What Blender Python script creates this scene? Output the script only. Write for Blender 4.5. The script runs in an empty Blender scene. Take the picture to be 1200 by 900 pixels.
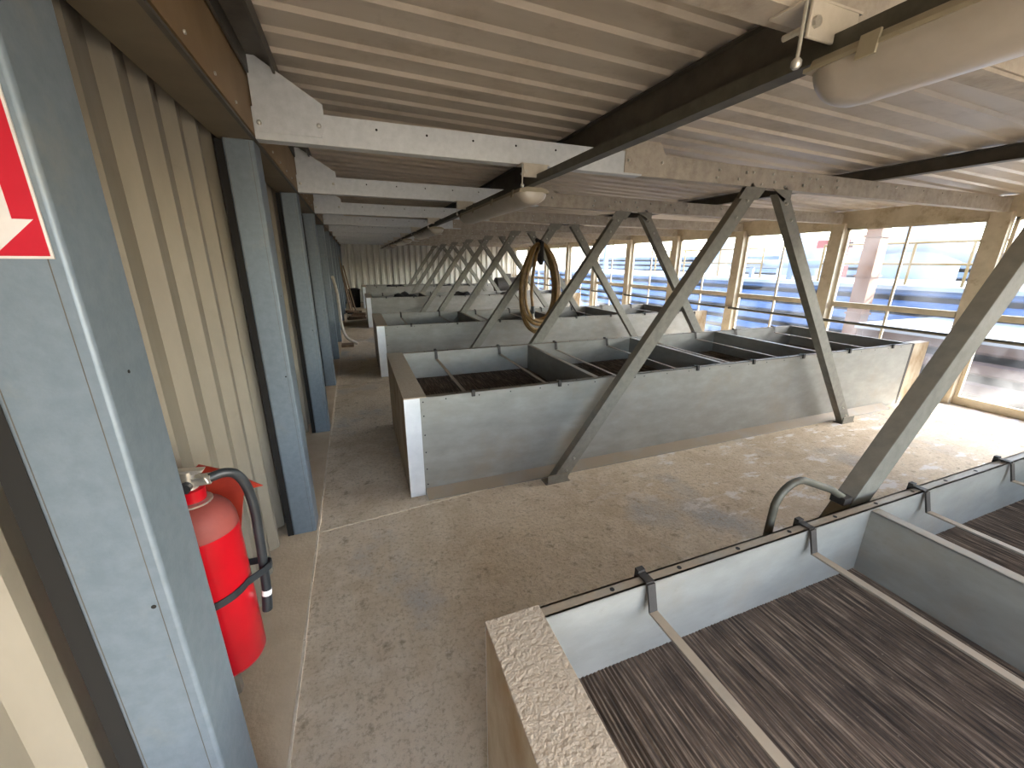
import bpy, bmesh, math, random
from mathutils import Vector, Matrix
random.seed(7)
S = bpy.context.scene
COL = S.collection
PI = math.pi

# ---------------------------------------------------------------- camera
F_PX = 466.7
yaw, pitch, roll = math.radians(21.036), math.radians(17.069), math.radians(-0.344)
cy, sy, cp, sp = math.cos(yaw), math.sin(yaw), math.cos(pitch), math.sin(pitch)
fwd = Vector((sy*cp, cy*cp, -sp)); rgt = Vector((cy, -sy, 0)); dwn = fwd.cross(rgt)
r0 = rgt*math.cos(roll) + dwn*math.sin(roll)
d0 = -rgt*math.sin(roll) + dwn*math.cos(roll)
cam = bpy.data.cameras.new('camera'); cam_o = bpy.data.objects.new('camera', cam); COL.objects.link(cam_o)
cam.sensor_width = 36; cam.lens = 36*F_PX/1200; cam.clip_start = 0.02; cam.clip_end = 400
Mx = Matrix((r0, -d0, -fwd)).transposed().to_4x4(); Mx.translation = Vector((0, 0, 1.6))
cam_o.matrix_world = Mx
S.camera = cam_o

# ---------------------------------------------------------------- light
W = bpy.data.worlds.new('sky'); S.world = W; W.use_nodes = True
wn = W.node_tree.nodes; wl = W.node_tree.links
bg = wn['Background']
sky = wn.new('ShaderNodeTexSky'); sky.sky_type = 'NISHITA'; sky.sun_disc = False
sky.sun_elevation = math.radians(32); sky.sun_rotation = math.radians(112); sky.altitude = 0
sky.air_density = 1.0; sky.dust_density = 2.0; sky.ozone_density = 1.0
hz_ = wn.new('ShaderNodeMix'); hz_.data_type = 'RGBA'; hz_.blend_type = 'MIX'; hz_.inputs[0].default_value = .7   # thin bright haze
wl.new(sky.outputs[0], hz_.inputs[6]); hz_.inputs[7].default_value = (.47, .42, .35, 1)
wl.new(hz_.outputs[2], bg.inputs[0]); bg.inputs[1].default_value = 1.0
SUN_DIR = Vector((1, -0.42, 0.62)).normalized()
sun = bpy.data.lights.new('sun', 'SUN'); sun.energy = 5.5; sun.angle = math.radians(0.6); sun.color = (1, 0.9, 0.75)
sun_o = bpy.data.objects.new('sun', sun); COL.objects.link(sun_o)
sun_o.rotation_euler = SUN_DIR.to_track_quat('Z', 'Y').to_euler()
S.view_settings.view_transform = 'Standard'; S.view_settings.look = 'None'
S.view_settings.gamma = 1; S.view_settings.use_curve_mapping = False
S.view_settings.exposure = 2.95
S.cycles.max_bounces = 12; S.cycles.diffuse_bounces = 7; S.cycles.transparent_max_bounces = 16
S.cycles.use_denoising = True; S.cycles.caustics_reflective = False; S.cycles.caustics_refractive = False

# ---------------------------------------------------------------- materials
def lin(h):
    h = h.lstrip('#')
    v = [int(h[i:i+2], 16)/255 for i in (0, 2, 4)]
    return tuple(c/12.92 if c <= .04045 else ((c+.055)/1.055)**2.4 for c in v) + (1,)

def mat(name, c1, c2=None, scale=6, rough=.6, metal=0, bump=0, bump_scale=60, dust=None, dust_amt=.8, stretch=None,
        detail=6, c3=None, lo=.35, hi=.65, spec=.5, dust_noise=5):
    m = bpy.data.materials.new(name); m.use_nodes = True
    n, l = m.node_tree.nodes, m.node_tree.links
    b = n['Principled BSDF']; b.inputs['Roughness'].default_value = rough; b.inputs['Metallic'].default_value = metal
    b.inputs['Specular IOR Level'].default_value = spec
    tc = n.new('ShaderNodeTexCoord'); vec = tc.outputs['Object']
    if stretch:
        mp = n.new('ShaderNodeMapping'); mp.inputs['Scale'].default_value = stretch
        l.new(vec, mp.inputs[0]); vec = mp.outputs[0]
    out = None
    if c2:
        nz = n.new('ShaderNodeTexNoise'); nz.inputs['Scale'].default_value = scale; nz.inputs['Detail'].default_value = detail
        nz.inputs['Roughness'].default_value = .62
        l.new(vec, nz.inputs['Vector'])
        cr = n.new('ShaderNodeValToRGB'); l.new(nz.outputs['Fac'], cr.inputs[0])
        cr.color_ramp.elements[0].position = lo; cr.color_ramp.elements[0].color = lin(c1)
        cr.color_ramp.elements[1].position = hi; cr.color_ramp.elements[1].color = lin(c2)
        if c3:
            e = cr.color_ramp.elements.new((lo+hi)/2); e.color = lin(c3)
        out = cr.outputs[0]
    if dust:                                     # settled dirt on upward faces
        ge = n.new('ShaderNodeNewGeometry'); sx = n.new('ShaderNodeSeparateXYZ'); l.new(ge.outputs['Normal'], sx.inputs[0])
        n2 = n.new('ShaderNodeTexNoise'); n2.inputs['Scale'].default_value = dust_noise; n2.inputs['Detail'].default_value = 5
        l.new(tc.outputs['Object'], n2.inputs['Vector'])
        mr = n.new('ShaderNodeMapRange'); mr.inputs[1].default_value = .35; mr.inputs[2].default_value = .9
        mr.inputs[3].default_value = 0; mr.inputs[4].default_value = dust_amt
        l.new(sx.outputs[2], mr.inputs[0])
        mu = n.new('ShaderNodeMath'); mu.operation = 'MULTIPLY'; l.new(mr.outputs[0], mu.inputs[0])
        mr2 = n.new('ShaderNodeMapRange'); mr2.inputs[1].default_value = .3; mr2.inputs[2].default_value = .5
        mr2.inputs[3].default_value = .45; mr2.inputs[4].default_value = 1
        l.new(n2.outputs['Fac'], mr2.inputs[0]); l.new(mr2.outputs[0], mu.inputs[1])
        mx = n.new('ShaderNodeMix'); mx.data_type = 'RGBA'
        l.new(mu.outputs[0], mx.inputs[0])
        if out: l.new(out, mx.inputs[6])
        else: mx.inputs[6].default_value = lin(c1)
        mx.inputs[7].default_value = lin(dust); out = mx.outputs[2]
        m2 = n.new('ShaderNodeMath'); m2.operation = 'MULTIPLY'; m2.inputs[1].default_value = -metal
        l.new(mu.outputs[0], m2.inputs[0])
        m3 = n.new('ShaderNodeMath'); m3.operation = 'ADD'; m3.inputs[1].default_value = metal
        l.new(m2.outputs[0], m3.inputs[0]); l.new(m3.outputs[0], b.inputs['Metallic'])
    if out: l.new(out, b.inputs['Base Color'])
    else: b.inputs['Base Color'].default_value = lin(c1)
    if bump:
        nb = n.new('ShaderNodeTexNoise'); nb.inputs['Scale'].default_value = bump_scale; nb.inputs['Detail'].default_value = 5
        l.new(vec, nb.inputs['Vector'])
        bp = n.new('ShaderNodeBump'); bp.inputs['Strength'].default_value = bump; bp.inputs['Distance'].default_value = .01
        l.new(nb.outputs['Fac'], bp.inputs['Height']); l.new(bp.outputs[0], b.inputs['Normal'])
    return m

M = {}
M['galv'] = mat('galvanised_steel', '#66727b', '#707b84', 30, .45, .2, .05, 140, dust='#9a8a74')
M['galv_truss'] = mat('truss_steel', '#c0c4c6', '#cdd0d2', 26, .48, .2, .06, 120, dust='#8b7a63')
M['truss_dirty'] = mat('dusty_truss_steel', '#a1978a', '#b4aa9b', 14, .6, .1, .06, 120, dust='#8b7a63')
M['galv_brace'] = mat('brace_steel', '#726f66', '#827f75', 20, .5, .2, .06, 120, dust='#8b7a63')
M['galv_tank'] = mat('trough_sheet_steel', '#82807a', '#93918a', 4, .5, .15, .04, 90, dust='#8f7d66', c3='#8a8881', stretch=(1, 1, 2.4), detail=9)
M['rust_sheet'] = mat('rust_stained_sheet', '#8b7455', '#b9ad98', 4, .6, .2, .05, 70, stretch=(1, 1, .6))
M['white_edge'] = mat('pale_corner_sheet', '#cdd1d4', '#e0e3e5', 5, .4, .2)
M['dust_cap'] = mat('dust_caked_sheet', '#a2917b', '#b9aa96', 30, .95, 0, .5, 90, c3='#ab9b86', dust='#ab9b86')
M['dark_steel'] = mat('dark_painted_steel', '#4a463f', '#5d574d', 8, .55, .2)
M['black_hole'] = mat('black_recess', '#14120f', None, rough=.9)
M['bolt'] = mat('zinc_bolt', '#b9b6ac', '#d0cdc4', 30, .35, .6)
M['rod'] = mat('flat_bar_steel', '#8b8174', '#a39a8c', 20, .55, .3, dust='#9c8c77')
M['black_iron'] = mat('black_iron', '#2b2825', '#3b3632', 20, .6, .2)
M['wall_sheet'] = mat('beige_painted_sheet', '#766f62', '#898274', 2.5, .55, .05, .05, 60, stretch=(1, 1, .35), c3='#80796b')
M['roof_sheet'] = mat('roof_sheet_steel', '#bcb1a2', '#c8bdae', 2.0, .42, .1, .03, 60, stretch=(.4, 2, 1))
M['brown'] = mat('brown_painted_fascia', '#876d4b', '#957b58', 3, .6, .05, .04, 60)
M['brown_soffit'] = mat('brown_soffit', '#6f6350', '#7b6f5a', 3, .6, .1)
M['win_frame'] = mat('beige_window_frame', '#bfb29a', '#d3c7b1', 5, .55, .15, .05, 60, dust='#a08a66')
M['back_sheet'] = mat('back_wall_sheet', '#d8d5cb', '#e4e1d8', 3, .5, .1, stretch=(1, 1, .3))
M['lamp_body'] = mat('lamp_housing', '#8a816c', '#988e79', 10, .6)
M['clip_white'] = mat('pale_clip', '#b9b1a2', '#c6beb0', 20, .5)
M['diffuser'] = mat('dusty_opal_diffuser', '#a29a8e', '#aea69b', 6, .3)
M['red'] = mat('extinguisher_red', '#a00815', '#ab0c1b', 4, .28)
M['red_dusty'] = mat('dusty_red', '#73322c', '#803a32', 12, .7)
M['sign_red'] = mat('sign_red', '#a30f22', '#ad1729', 10, .4)
M['sign_white'] = mat('sign_white', '#b9b3ae', '#c8c3be', 10, .45)
M['red_plastic'] = mat('red_plastic_sheet', '#7c2216', '#94301f', 10, .4)
M['rubber'] = mat('black_rubber', '#1b1f22', '#2a2e31', 14, .42)
M['chrome'] = mat('dull_chrome', '#bdb8ae', '#d4d0c8', 20, .3, .8)
M['gauge'] = mat('gauge_face', '#e6e6e0', None, rough=.3)
M['pressure_hose'] = mat('tan_hose', '#785c34', '#977848', 14, .45)
M['wood'] = mat('grey_brown_timber', '#6d5642', '#8a735c', 8, .8, stretch=(1, 1, .2))
M['white_pipe'] = mat('dusty_white_pipe', '#b3ab9d', '#c6bfb2', 14, .6)
M['black_cloth'] = mat('black_cloth', '#1b1a1b', '#2c2a2a', 20, .9, 0, .3, 60)
M['conduit'] = mat('grey_conduit', '#48453c', '#575449', 20, .55, .2)

# floor: brown dust, bluish damp patches, white scuffs
def floor_mat():
    m = bpy.data.materials.new('dusty_floor'); m.use_nodes = True
    n, l = m.node_tree.nodes, m.node_tree.links
    b = n['Principled BSDF']; b.inputs['Roughness'].default_value = .8
    tc = n.new('ShaderNodeTexCoord')
    def noise(s, d=6, st=None, r=.6):
        x = n.new('ShaderNodeTexNoise'); x.inputs['Scale'].default_value = s; x.inputs['Detail'].default_value = d; x.inputs['Roughness'].default_value = r
        if st:
            mp = n.new('ShaderNodeMapping'); mp.inputs['Scale'].default_value = st; l.new(tc.outputs['Object'], mp.inputs[0]); l.new(mp.outputs[0], x.inputs[0])
        else: l.new(tc.outputs['Object'], x.inputs[0])
        return x.outputs['Fac']
    def ramp(f, a, b2):
        mr = n.new('ShaderNodeMapRange'); mr.inputs[1].default_value = a; mr.inputs[2].default_value = b2; mr.clamp = True
        l.new(f, mr.inputs[0]); return mr.outputs[0]
    def mix(f, a, b2):
        mx = n.new('ShaderNodeMix'); mx.data_type = 'RGBA'; l.new(f, mx.inputs[0])
        for i, v in ((6, a), (7, b2)):
            if isinstance(v, str): mx.inputs[i].default_value = lin(v)
            else: l.new(v, mx.inputs[i])
        return mx.outputs[2]
    c = mix(ramp(noise(1.6), .38, .62), '#c6b398', '#d8c7ae')
    c = mix(ramp(noise(7, 8), .45, .7), c, '#dccdb7')
    c = mix(ramp(noise(1.1, 7, (1.0, .8, 1)), .54, .66), c, '#b1aeaa')
    c = mix(ramp(noise(45, 6, None, .75), .50, .68), c, '#aa977f')
    c = mix(ramp(noise(11, 5, None, .7), .58, .70), c, '#97876f')
    mm = n.new('ShaderNodeMath'); mm.operation = 'MULTIPLY'
    sx = n.new('ShaderNodeSeparateXYZ'); l.new(tc.outputs['Object'], sx.inputs[0])
    l.new(ramp(noise(3.2, 10, (1.0, 2.2, 1), .7), .555, .61), mm.inputs[0]); l.new(ramp(sx.outputs[0], 1.2, 2.6), mm.inputs[1])
    c = mix(mm.outputs[0], c, '#e3ddd8')
    l.new(c, b.inputs['Base Color'])
    bp = n.new('ShaderNodeBump'); bp.inputs['Strength'].default_value = .6; bp.inputs['Distance'].default_value = .014
    l.new(noise(26, 9, None, .72), bp.inputs['Height']); l.new(bp.outputs[0], b.inputs['Normal'])
    return m
M['floor'] = floor_mat()
M['kerb'] = mat('dusty_kerb', '#c4af93', '#d0bca0', 5, .85, 0, .35, 60)
M['seam'] = mat('pale_floor_seam', '#ded0bb', '#c4b49d', 20, .9)

def fin_mat():
    m = mat('dirty_coil_fins', '#33291f', '#a08d78', 4, .85, .0, 0, stretch=(30, 1.3, 1), detail=14, c3='#5f5042', lo=.38, hi=.68)
    return m
M['fins'] = fin_mat()
def add_dirt(m, scale, lo, hi, col, amt):
    n, l = m.node_tree.nodes, m.node_tree.links
    b = n['Principled BSDF']; src = b.inputs['Base Color'].links[0].from_socket
    tc = n.new('ShaderNodeTexCoord'); nz = n.new('ShaderNodeTexNoise'); nz.inputs['Scale'].default_value = scale; nz.inputs['Detail'].default_value = 8
    nz.inputs['Roughness'].default_value = .7
    l.new(tc.outputs['Object'], nz.inputs['Vector'])
    mr = n.new('ShaderNodeMapRange'); mr.inputs[1].default_value = lo; mr.inputs[2].default_value = hi; mr.inputs[4].default_value = amt
    l.new(nz.outputs['Fac'], mr.inputs[0])
    mx = n.new('ShaderNodeMix'); mx.data_type = 'RGBA'; l.new(mr.outputs[0], mx.inputs[0]); l.new(src, mx.inputs[6]); mx.inputs[7].default_value = lin(col)
    l.new(mx.outputs[2], b.inputs['Base Color'])
add_dirt(M['fins'], 7, .45, .7, '#2a211a', .75)
add_dirt(M['fins'], 60, .64, .74, '#b5a792', .7)
add_dirt(M['galv_tank'], 2.2, .52, .72, '#8a7a66', .45)
add_dirt(M['galv_tank'], 18, .60, .75, '#6f6455', .35)
add_dirt(M['wall_sheet'], 9, .58, .75, '#6f6654', .5)
add_dirt(M['galv'], 5, .56, .75, '#86857d', .5)
add_dirt(M['truss_dirty'], 8, .5, .7, '#7b6d58', .6)
add_dirt(M['roof_sheet'], 3.5, .52, .72, '#9a8b76', .6)
add_dirt(M['win_frame'], 6, .55, .72, '#8a7453', .6)

def glass_mat():
    m = bpy.data.materials.new('hazy_window_film'); m.use_nodes = True
    n, l = m.node_tree.nodes, m.node_tree.links
    for x in list(n): n.remove(x)
    o = n.new('ShaderNodeOutputMaterial')
    t = n.new('ShaderNodeBsdfTransparent'); t.inputs[0].default_value = (.90, .94, .98, 1)
    tr = n.new('ShaderNodeBsdfTranslucent'); tr.inputs[0].default_value = (.9, .92, .95, 1)
    gl = n.new('ShaderNodeBsdfGlossy'); gl.inputs['Roughness'].default_value = .08
    a = n.new('ShaderNodeMixShader'); b = n.new('ShaderNodeMixShader')
    lw = n.new('ShaderNodeLayerWeight'); lw.inputs[0].default_value = .5
    pw = n.new('ShaderNodeMath'); pw.operation = 'POWER'; pw.inputs[1].default_value = 4; l.new(lw.outputs['Facing'], pw.inputs[0])
    fr = n.new('ShaderNodeMapRange'); fr.inputs[3].default_value = .03; fr.inputs[4].default_value = .7; l.new(pw.outputs[0], fr.inputs[0])
    tc = n.new('ShaderNodeTexCoord'); nz = n.new('ShaderNodeTexNoise'); nz.inputs['Scale'].default_value = 3; nz.inputs['Detail'].default_value = 6
    l.new(tc.outputs['Object'], nz.inputs[0])
    mr = n.new('ShaderNodeMapRange'); mr.inputs[1].default_value = .35; mr.inputs[2].default_value = .7; mr.inputs[3].default_value = .006; mr.inputs[4].default_value = .045
    l.new(nz.outputs['Fac'], mr.inputs[0]); l.new(mr.outputs[0], a.inputs[0])
    l.new(t.outputs[0], a.inputs[1]); l.new(tr.outputs[0], a.inputs[2])
    l.new(fr.outputs[0], b.inputs[0]); l.new(a.outputs[0], b.inputs[1]); l.new(gl.outputs[0], b.inputs[2])
    bp = n.new('ShaderNodeBump'); bp.inputs['Strength'].default_value = .25; bp.inputs['Distance'].default_value = .02
    l.new(nz.outputs['Fac'], bp.inputs['Height']); l.new(bp.outputs[0], gl.inputs['Normal'])
    l.new(b.outputs[0], o.inputs[0])
    return m
M['glass'] = glass_mat()
# outdoors
M['ground'] = mat('yard_ground', '#8d877c', '#9d968b', .4, .9)
M['deck'] = mat('pale_deck', '#b4aea4', '#c2bcb2', 1, .9)
M['blue_wall'] = mat('blue_cladding', '#2c4f7a', '#375d8c', .6, .6)
M['blue_dark'] = mat('deep_blue_cladding', '#1f4272', '#2a4f82', .6, .6)
M['pale_wall'] = mat('pale_cladding', '#566172', '#667180', .6, .7)
M['pink_wall'] = mat('pinkish_cladding', '#4d3d3a', '#594845', .6, .7)
M['tank_white'] = mat('white_tank', '#757b81', '#858a90', .8, .5)
M['yellow'] = mat('yellow_rail', '#6b4f08', None, rough=.5)
M['tan_stack'] = mat('tan_stack', '#5e3b20', '#694427', 2, .7)
M['red_beam'] = mat('red_painted_steel', '#7d2a22', None, rough=.6)

# ---------------------------------------------------------------- mesh helpers
class MB:
    def __init__(s): s.v = []; s.f = []; s.mi = []
    def add(s, vs, fs, mi=0):
        o = len(s.v); s.v += [tuple(v) for v in vs]
        for f in fs: s.f.append(tuple(i+o for i in f)); s.mi.append(mi)
        return s
    def box(s, x0, x1, y0, y1, z0, z1, mi=0):
        if x0 > x1: x0, x1 = x1, x0
        if y0 > y1: y0, y1 = y1, y0
        if z0 > z1: z0, z1 = z1, z0
        return s.add([(x0,y0,z0),(x1,y0,z0),(x1,y1,z0),(x0,y1,z0),(x0,y0,z1),(x1,y0,z1),(x1,y1,z1),(x0,y1,z1)],
              [(0,3,2,1),(4,5,6,7),(0,1,5,4),(1,2,6,5),(2,3,7,6),(3,0,4,7)], mi)
    def prism(s, pts, axis, a, b, mi=0):
        """extrude 2-D outline pts along axis (0,1,2) from a to b"""
        def P(p, t):
            q = list(p); q.insert(axis, t); return tuple(q)
        n = len(pts)
        vs = [P(p, a) for p in pts] + [P(p, b) for p in pts]
        fs = [tuple(range(n))[::-1], tuple(range(n, 2*n))] + [(i, (i+1) % n, n+(i+1) % n, n+i) for i in range(n)]
        return s.add(vs, fs, mi)
    def tube(s, path, r, seg=10, closed=False, mi=0, cap=True):
        path = [Vector(p) for p in path]; n = len(path)
        rr = r if isinstance(r, (list, tuple)) else [r]*n
        T = []
        for i in range(n):
            a = path[(i-1) % n] if (closed or i > 0) else path[i]
            b = path[(i+1) % n] if (closed or i < n-1) else path[i]
            T.append((b-a).normalized())
        up = Vector((0,0,1)) if abs(T[0].z) < .9 else Vector((1,0,0))
        u = T[0].cross(up).normalized(); o = len(s.v)
        for i in range(n):
            u = (u - T[i]*u.dot(T[i])).normalized(); w = T[i].cross(u)
            for k in range(seg):
                a = 2*PI*k/seg
                s.v.append(tuple(path[i] + (u*math.cos(a)+w*math.sin(a))*rr[i]))
        for i in range(n if closed else n-1):
            j = (i+1) % n
            for k in range(seg):
                s.f.append((o+i*seg+k, o+i*seg+(k+1) % seg, o+j*seg+(k+1) % seg, o+j*seg+k)); s.mi.append(mi)
        if cap and not closed:
            s.f.append(tuple(o+k for k in range(seg))[::-1]); s.mi.append(mi)
            s.f.append(tuple(o+(n-1)*seg+k for k in range(seg))); s.mi.append(mi)
        return s
    def cyl(s, p0, p1, r, seg=12, mi=0): return s.tube([p0, p1], r, seg, mi=mi)
    def lathe(s, c, prof, seg=24, mi=0):
        o = len(s.v); n = len(prof)
        for (r, z) in prof:
            for k in range(seg):
                a = 2*PI*k/seg; s.v.append((c[0]+r*math.cos(a), c[1]+r*math.sin(a), c[2]+z))
        for i in range(n-1):
            for k in range(seg):
                s.f.append((o+i*seg+k, o+i*seg+(k+1) % seg, o+(i+1)*seg+(k+1) % seg, o+(i+1)*seg+k)); s.mi.append(mi)
        s.f.append(tuple(o+k for k in range(seg))[::-1]); s.mi.append(mi)
        s.f.append(tuple(o+(n-1)*seg+k for k in range(seg))); s.mi.append(mi)
        return s
    def bar(s, p0, p1, across, depth_dir, w, d, mi=0):
        """box from p0 to p1, width w centred along `across`, depth d along depth_dir"""
        p0, p1, A, D = Vector(p0), Vector(p1), Vector(across).normalized()*w/2, Vector(depth_dir).normalized()*d
        vs = [p0-A, p0+A, p0+A+D, p0-A+D, p1-A, p1+A, p1+A+D, p1-A+D]
        return s.add(vs, [(0,1,2,3),(7,6,5,4),(0,4,5,1),(1,5,6,2),(2,6,7,3),(3,7,4,0)], mi)
    def build(s, name, m, parent=None, smooth=False, bevel=0, loc=None):
        me = bpy.data.meshes.new(name)
        vs = s.v
        if loc: vs = [(v[0]-loc[0], v[1]-loc[1], v[2]-loc[2]) for v in vs]
        me.from_pydata(vs, [], s.f); me.validate()
        for mm in (m if isinstance(m, (list, tuple)) else [m]): me.materials.append(mm)
        if any(s.mi):
            for p, i in zip(me.polygons, s.mi): p.material_index = i
        bm = bmesh.new(); bm.from_mesh(me); bmesh.ops.recalc_face_normals(bm, faces=bm.faces); bm.to_mesh(me); bm.free()
        if smooth:
            for p in me.polygons: p.use_smooth = True
            me.set_sharp_from_angle(angle=math.radians(40))
        o = bpy.data.objects.new(name, me); COL.objects.link(o)
        if parent: o.parent = parent
        if loc: o.location = loc
        if bevel:
            b = o.modifiers.new('bevel', 'BEVEL'); b.width = bevel; b.segments = 3; b.limit_method = 'ANGLE'
            for p in me.polygons: p.use_smooth = True
            me.set_sharp_from_angle(angle=math.radians(40))
        return o

def tag(o, label=None, cat=None, group=None, kind=None):
    if label: o['label'] = label
    if cat: o['category'] = cat
    if group: o['group'] = group
    if kind: o['kind'] = kind
    return o
def thing(name, loc, label, cat, group=None):
    o = bpy.data.objects.new(name, None); o.empty_display_size = .1; COL.objects.link(o); o.location = loc
    return tag(o, label, cat, group)
def struct(o, label=None, cat=None): return tag(o, label, cat, kind='structure')
def clone(o, parent=None, loc=None, shallow=False):
    c = o.copy(); COL.objects.link(c)
    if parent: c.parent = parent
    if loc is not None: c.location = loc
    for ch in list(o.children): clone(ch, c)
    return c
def ordinal(k): return ['nearest','second','third','fourth','fifth','sixth','seventh','eighth','ninth','tenth','eleventh','twelfth'][k]

# ---------------------------------------------------------------- dimensions (metres)
XL, XR, YN, YF = -.60, 6.60, -1.55, 17.25
PITCH = 1.6
TY = [.785] + [2.37 + PITCH*k for k in range(9)]          # front faces of the roof trusses
def roof_z(x): return 2.467 - .025*x
ZB, ZT = 2.135, 2.265                                      # truss beam bottom and top

# ================================================================ SETTING
struct(MB().box(-.9, 6.8, YN-.2, YF+.2, -.25, 0).build('floor', M['floor']), 'dusty brown concrete floor with damp patches and pale scuffs', 'floor')
kb = MB().box(-.64, -.366, YN, YF, -.01, .012)
struct(kb.build('trim_1', M['kerb'], bevel=.004), 'low dusty kerb strip under the corrugated wall on the left', 'kerb')
k2 = MB(); yy = YN
while yy < YF:
    w = random.uniform(.006, .011); k2.box(-.366, -.366+w, yy, yy+.12, 0, .010+random.uniform(0, .005)); yy += .12
struct(k2.build('trim_2', M['seam']), 'pale raised seam line along the kerb on the floor', 'seam')

def trapezoid(a0, a1, period, lo, hi, frac=(.42, .12, .34, .12), phase=0.0):
    """points (a, depth): hi flat, slope, lo flat, slope"""
    pts = []; a = a0 - phase
    while a < a1:
        pts += [(a, hi), (a+period*frac[0], hi), (a+period*(frac[0]+frac[1]), lo), (a+period*(frac[0]+frac[1]+frac[2]), lo)]
        a += period
    pts.append((a, hi))
    return [(min(max(p, a0), a1), d) for p, d in pts]
def sheet(pts, fn0, fn1, thick):
    mb = MB(); n = len(pts)
    vs = [fn0(p) for p in pts] + [fn1(p) for p in pts]
    mb.add(vs, [(i, i+1, n+i+1, n+i) for i in range(n-1)])
    return mb
for i, yj in enumerate((2.36, 5.56, 8.76)):
    k3 = MB(); xx = -.36
    while xx < .22 + (.55 if i == 0 else 0):
        w = random.uniform(.004, .010); k3.box(xx, xx+.07, yj+.10*(xx+.36)-w/2, yj+.10*(xx+.36)+w/2, 0, .004); xx += .07
    struct(k3.build('trim_%d' % (i+3), M['seam']), 'pale floor joint running from the %s left column' % ordinal(i+1), 'seam')
# left wall: vertical ribs
p = trapezoid(YN, YF, .213, -.592, -.552, (.13, .13, .61, .13), phase=.05)
o = sheet(p, lambda q: (q[1], q[0], .045), lambda q: (q[1], q[0], 2.2), 0).build('wall_left', M['wall_sheet'])
md = o.modifiers.new('thick', 'SOLIDIFY'); md.thickness = .004; md.offset = 0
struct(o, 'beige corrugated metal wall on the left', 'wall')
struct(MB().box(-.70, -.64, YN-.1, YF+.1, -.05, 2.7).build('wall_left_backing', M['dark_steel']), 'dark backing behind the left corrugated wall', 'wall')
# back wall
p = trapezoid(-.6, 6.6, .232, YF+.015, YF-.075, (.36, .14, .36, .14))
o = sheet(p, lambda q: (q[0], q[1], .02), lambda q: (q[0], q[1], 2.5), 0).build('wall_back', M['back_sheet'])
md = o.modifiers.new('thick', 'SOLIDIFY'); md.thickness = .004; md.offset = 0
struct(o, 'pale ribbed metal wall at the far end', 'wall')
struct(MB().box(-.7, 6.7, YF+.02, YF+.1, -.05, 2.7).build('wall_back_backing', M['dark_steel']), 'dark backing behind the far ribbed wall', 'wall')
# roof: ribs run across the room
p = trapezoid(YN-.1, YF+.1, .184, -.0 + .016, 0.0, (.16, .08, .68, .08), phase=.06)
o = sheet(p, lambda q: (-.66, q[0], roof_z(-.66)+q[1]), lambda q: (6.85, q[0], roof_z(6.85)+q[1]), 0).build('ceiling', M['roof_sheet'])
md = o.modifiers.new('thick', 'SOLIDIFY'); md.thickness = .004; md.offset = 1
struct(o, 'ribbed sheet metal roof underside', 'ceiling')
o = MB(); o.add([(-.75, YN-.2, roof_z(-.75)+.06), (6.9, YN-.2, roof_z(6.9)+.06), (6.9, YF+.2, roof_z(6.9)+.06), (-.75, YF+.2, roof_z(-.75)+.06)], [(0, 1, 2, 3)])
struct(o.build('ceiling_backing', M['dark_steel']), 'roof covering above the ribbed sheets', 'ceiling')
# right wall header + near end wall with a glazed upper half
hd = MB().box(6.56, 6.64, YN, YF, 2.085, 2.30)
struct(hd.build('wall_right', M['win_frame']), 'beige header above the right hand windows', 'wall')
nw = MB()
for x in (-.62, 6.62): nw.box(x-.04, x+.04, YN-.07, YN-.01, 0, 2.3)
nw.box(-.66, 6.66, YN-.07, YN-.01, 2.27, 2.42)
nw.box(3.1, 6.58, YN-.05, YN-.02, 0, 2.27)
struct(nw.build('wall_near', M['win_frame']), 'frame of the open end behind the viewer', 'wall')

# windows between the right hand columns
def window(idx, y0, y1):
    w = thing('window_%d' % idx, (6.60, (y0+y1)/2, 0), None, None); w['kind'] = 'structure'
    w['label'] = 'hazy four pane window in the %s bay of the right hand wall from the viewer' % ordinal(max(0, idx-2)) if idx > 1 else 'hazy four pane window beside the viewer, outside the frame'; w['category'] = 'window'
    L = (6.60, (y0+y1)/2, 0)
    fr = MB(); X0, X1 = 6.575, 6.625
    fr.box(X0, X1, y0, y0+.035, .09, 2.085).box(X0, X1, y1-.035, y1, .09, 2.085)
    fr.box(X0, X1, y0, y1, 2.05, 2.085)
    fr.box(X0-.01, X1, y0, y1, .0, .10)
    fr.build('frame', M['win_frame'], w, bevel=.004, loc=None).location = (-L[0], -L[1], 0)
    MB().box(X0-.012, X1, y0+.035, y1-.035, 1.000, 1.070).build('transom', M['win_frame'], w, bevel=.004).location = (-L[0], -L[1], 0)
    ym = (y0+y1)/2
    MB().box(X0+.01, X1-.01, ym-.012, ym+.012, .10, 1.005).box(X0+.01, X1-.01, ym-.012, ym+.012, 1.062, 2.05).build('mullion', M['win_frame'], w).location = (-L[0], -L[1], 0)
    MB().box(6.598, 6.602, y0+.03, y1-.03, .095, 2.06).build('pane', M['glass'], w).location = (-L[0], -L[1], 0)
    return w
ycol = [2.42 + PITCH*k for k in range(-2, 10)]
for i, yc in enumerate(ycol[:-1]):
    window(i+1, yc+.09, ycol[i+1]-.09)
window(len(ycol), ycol[-1]+.09, YF-.02)

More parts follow.
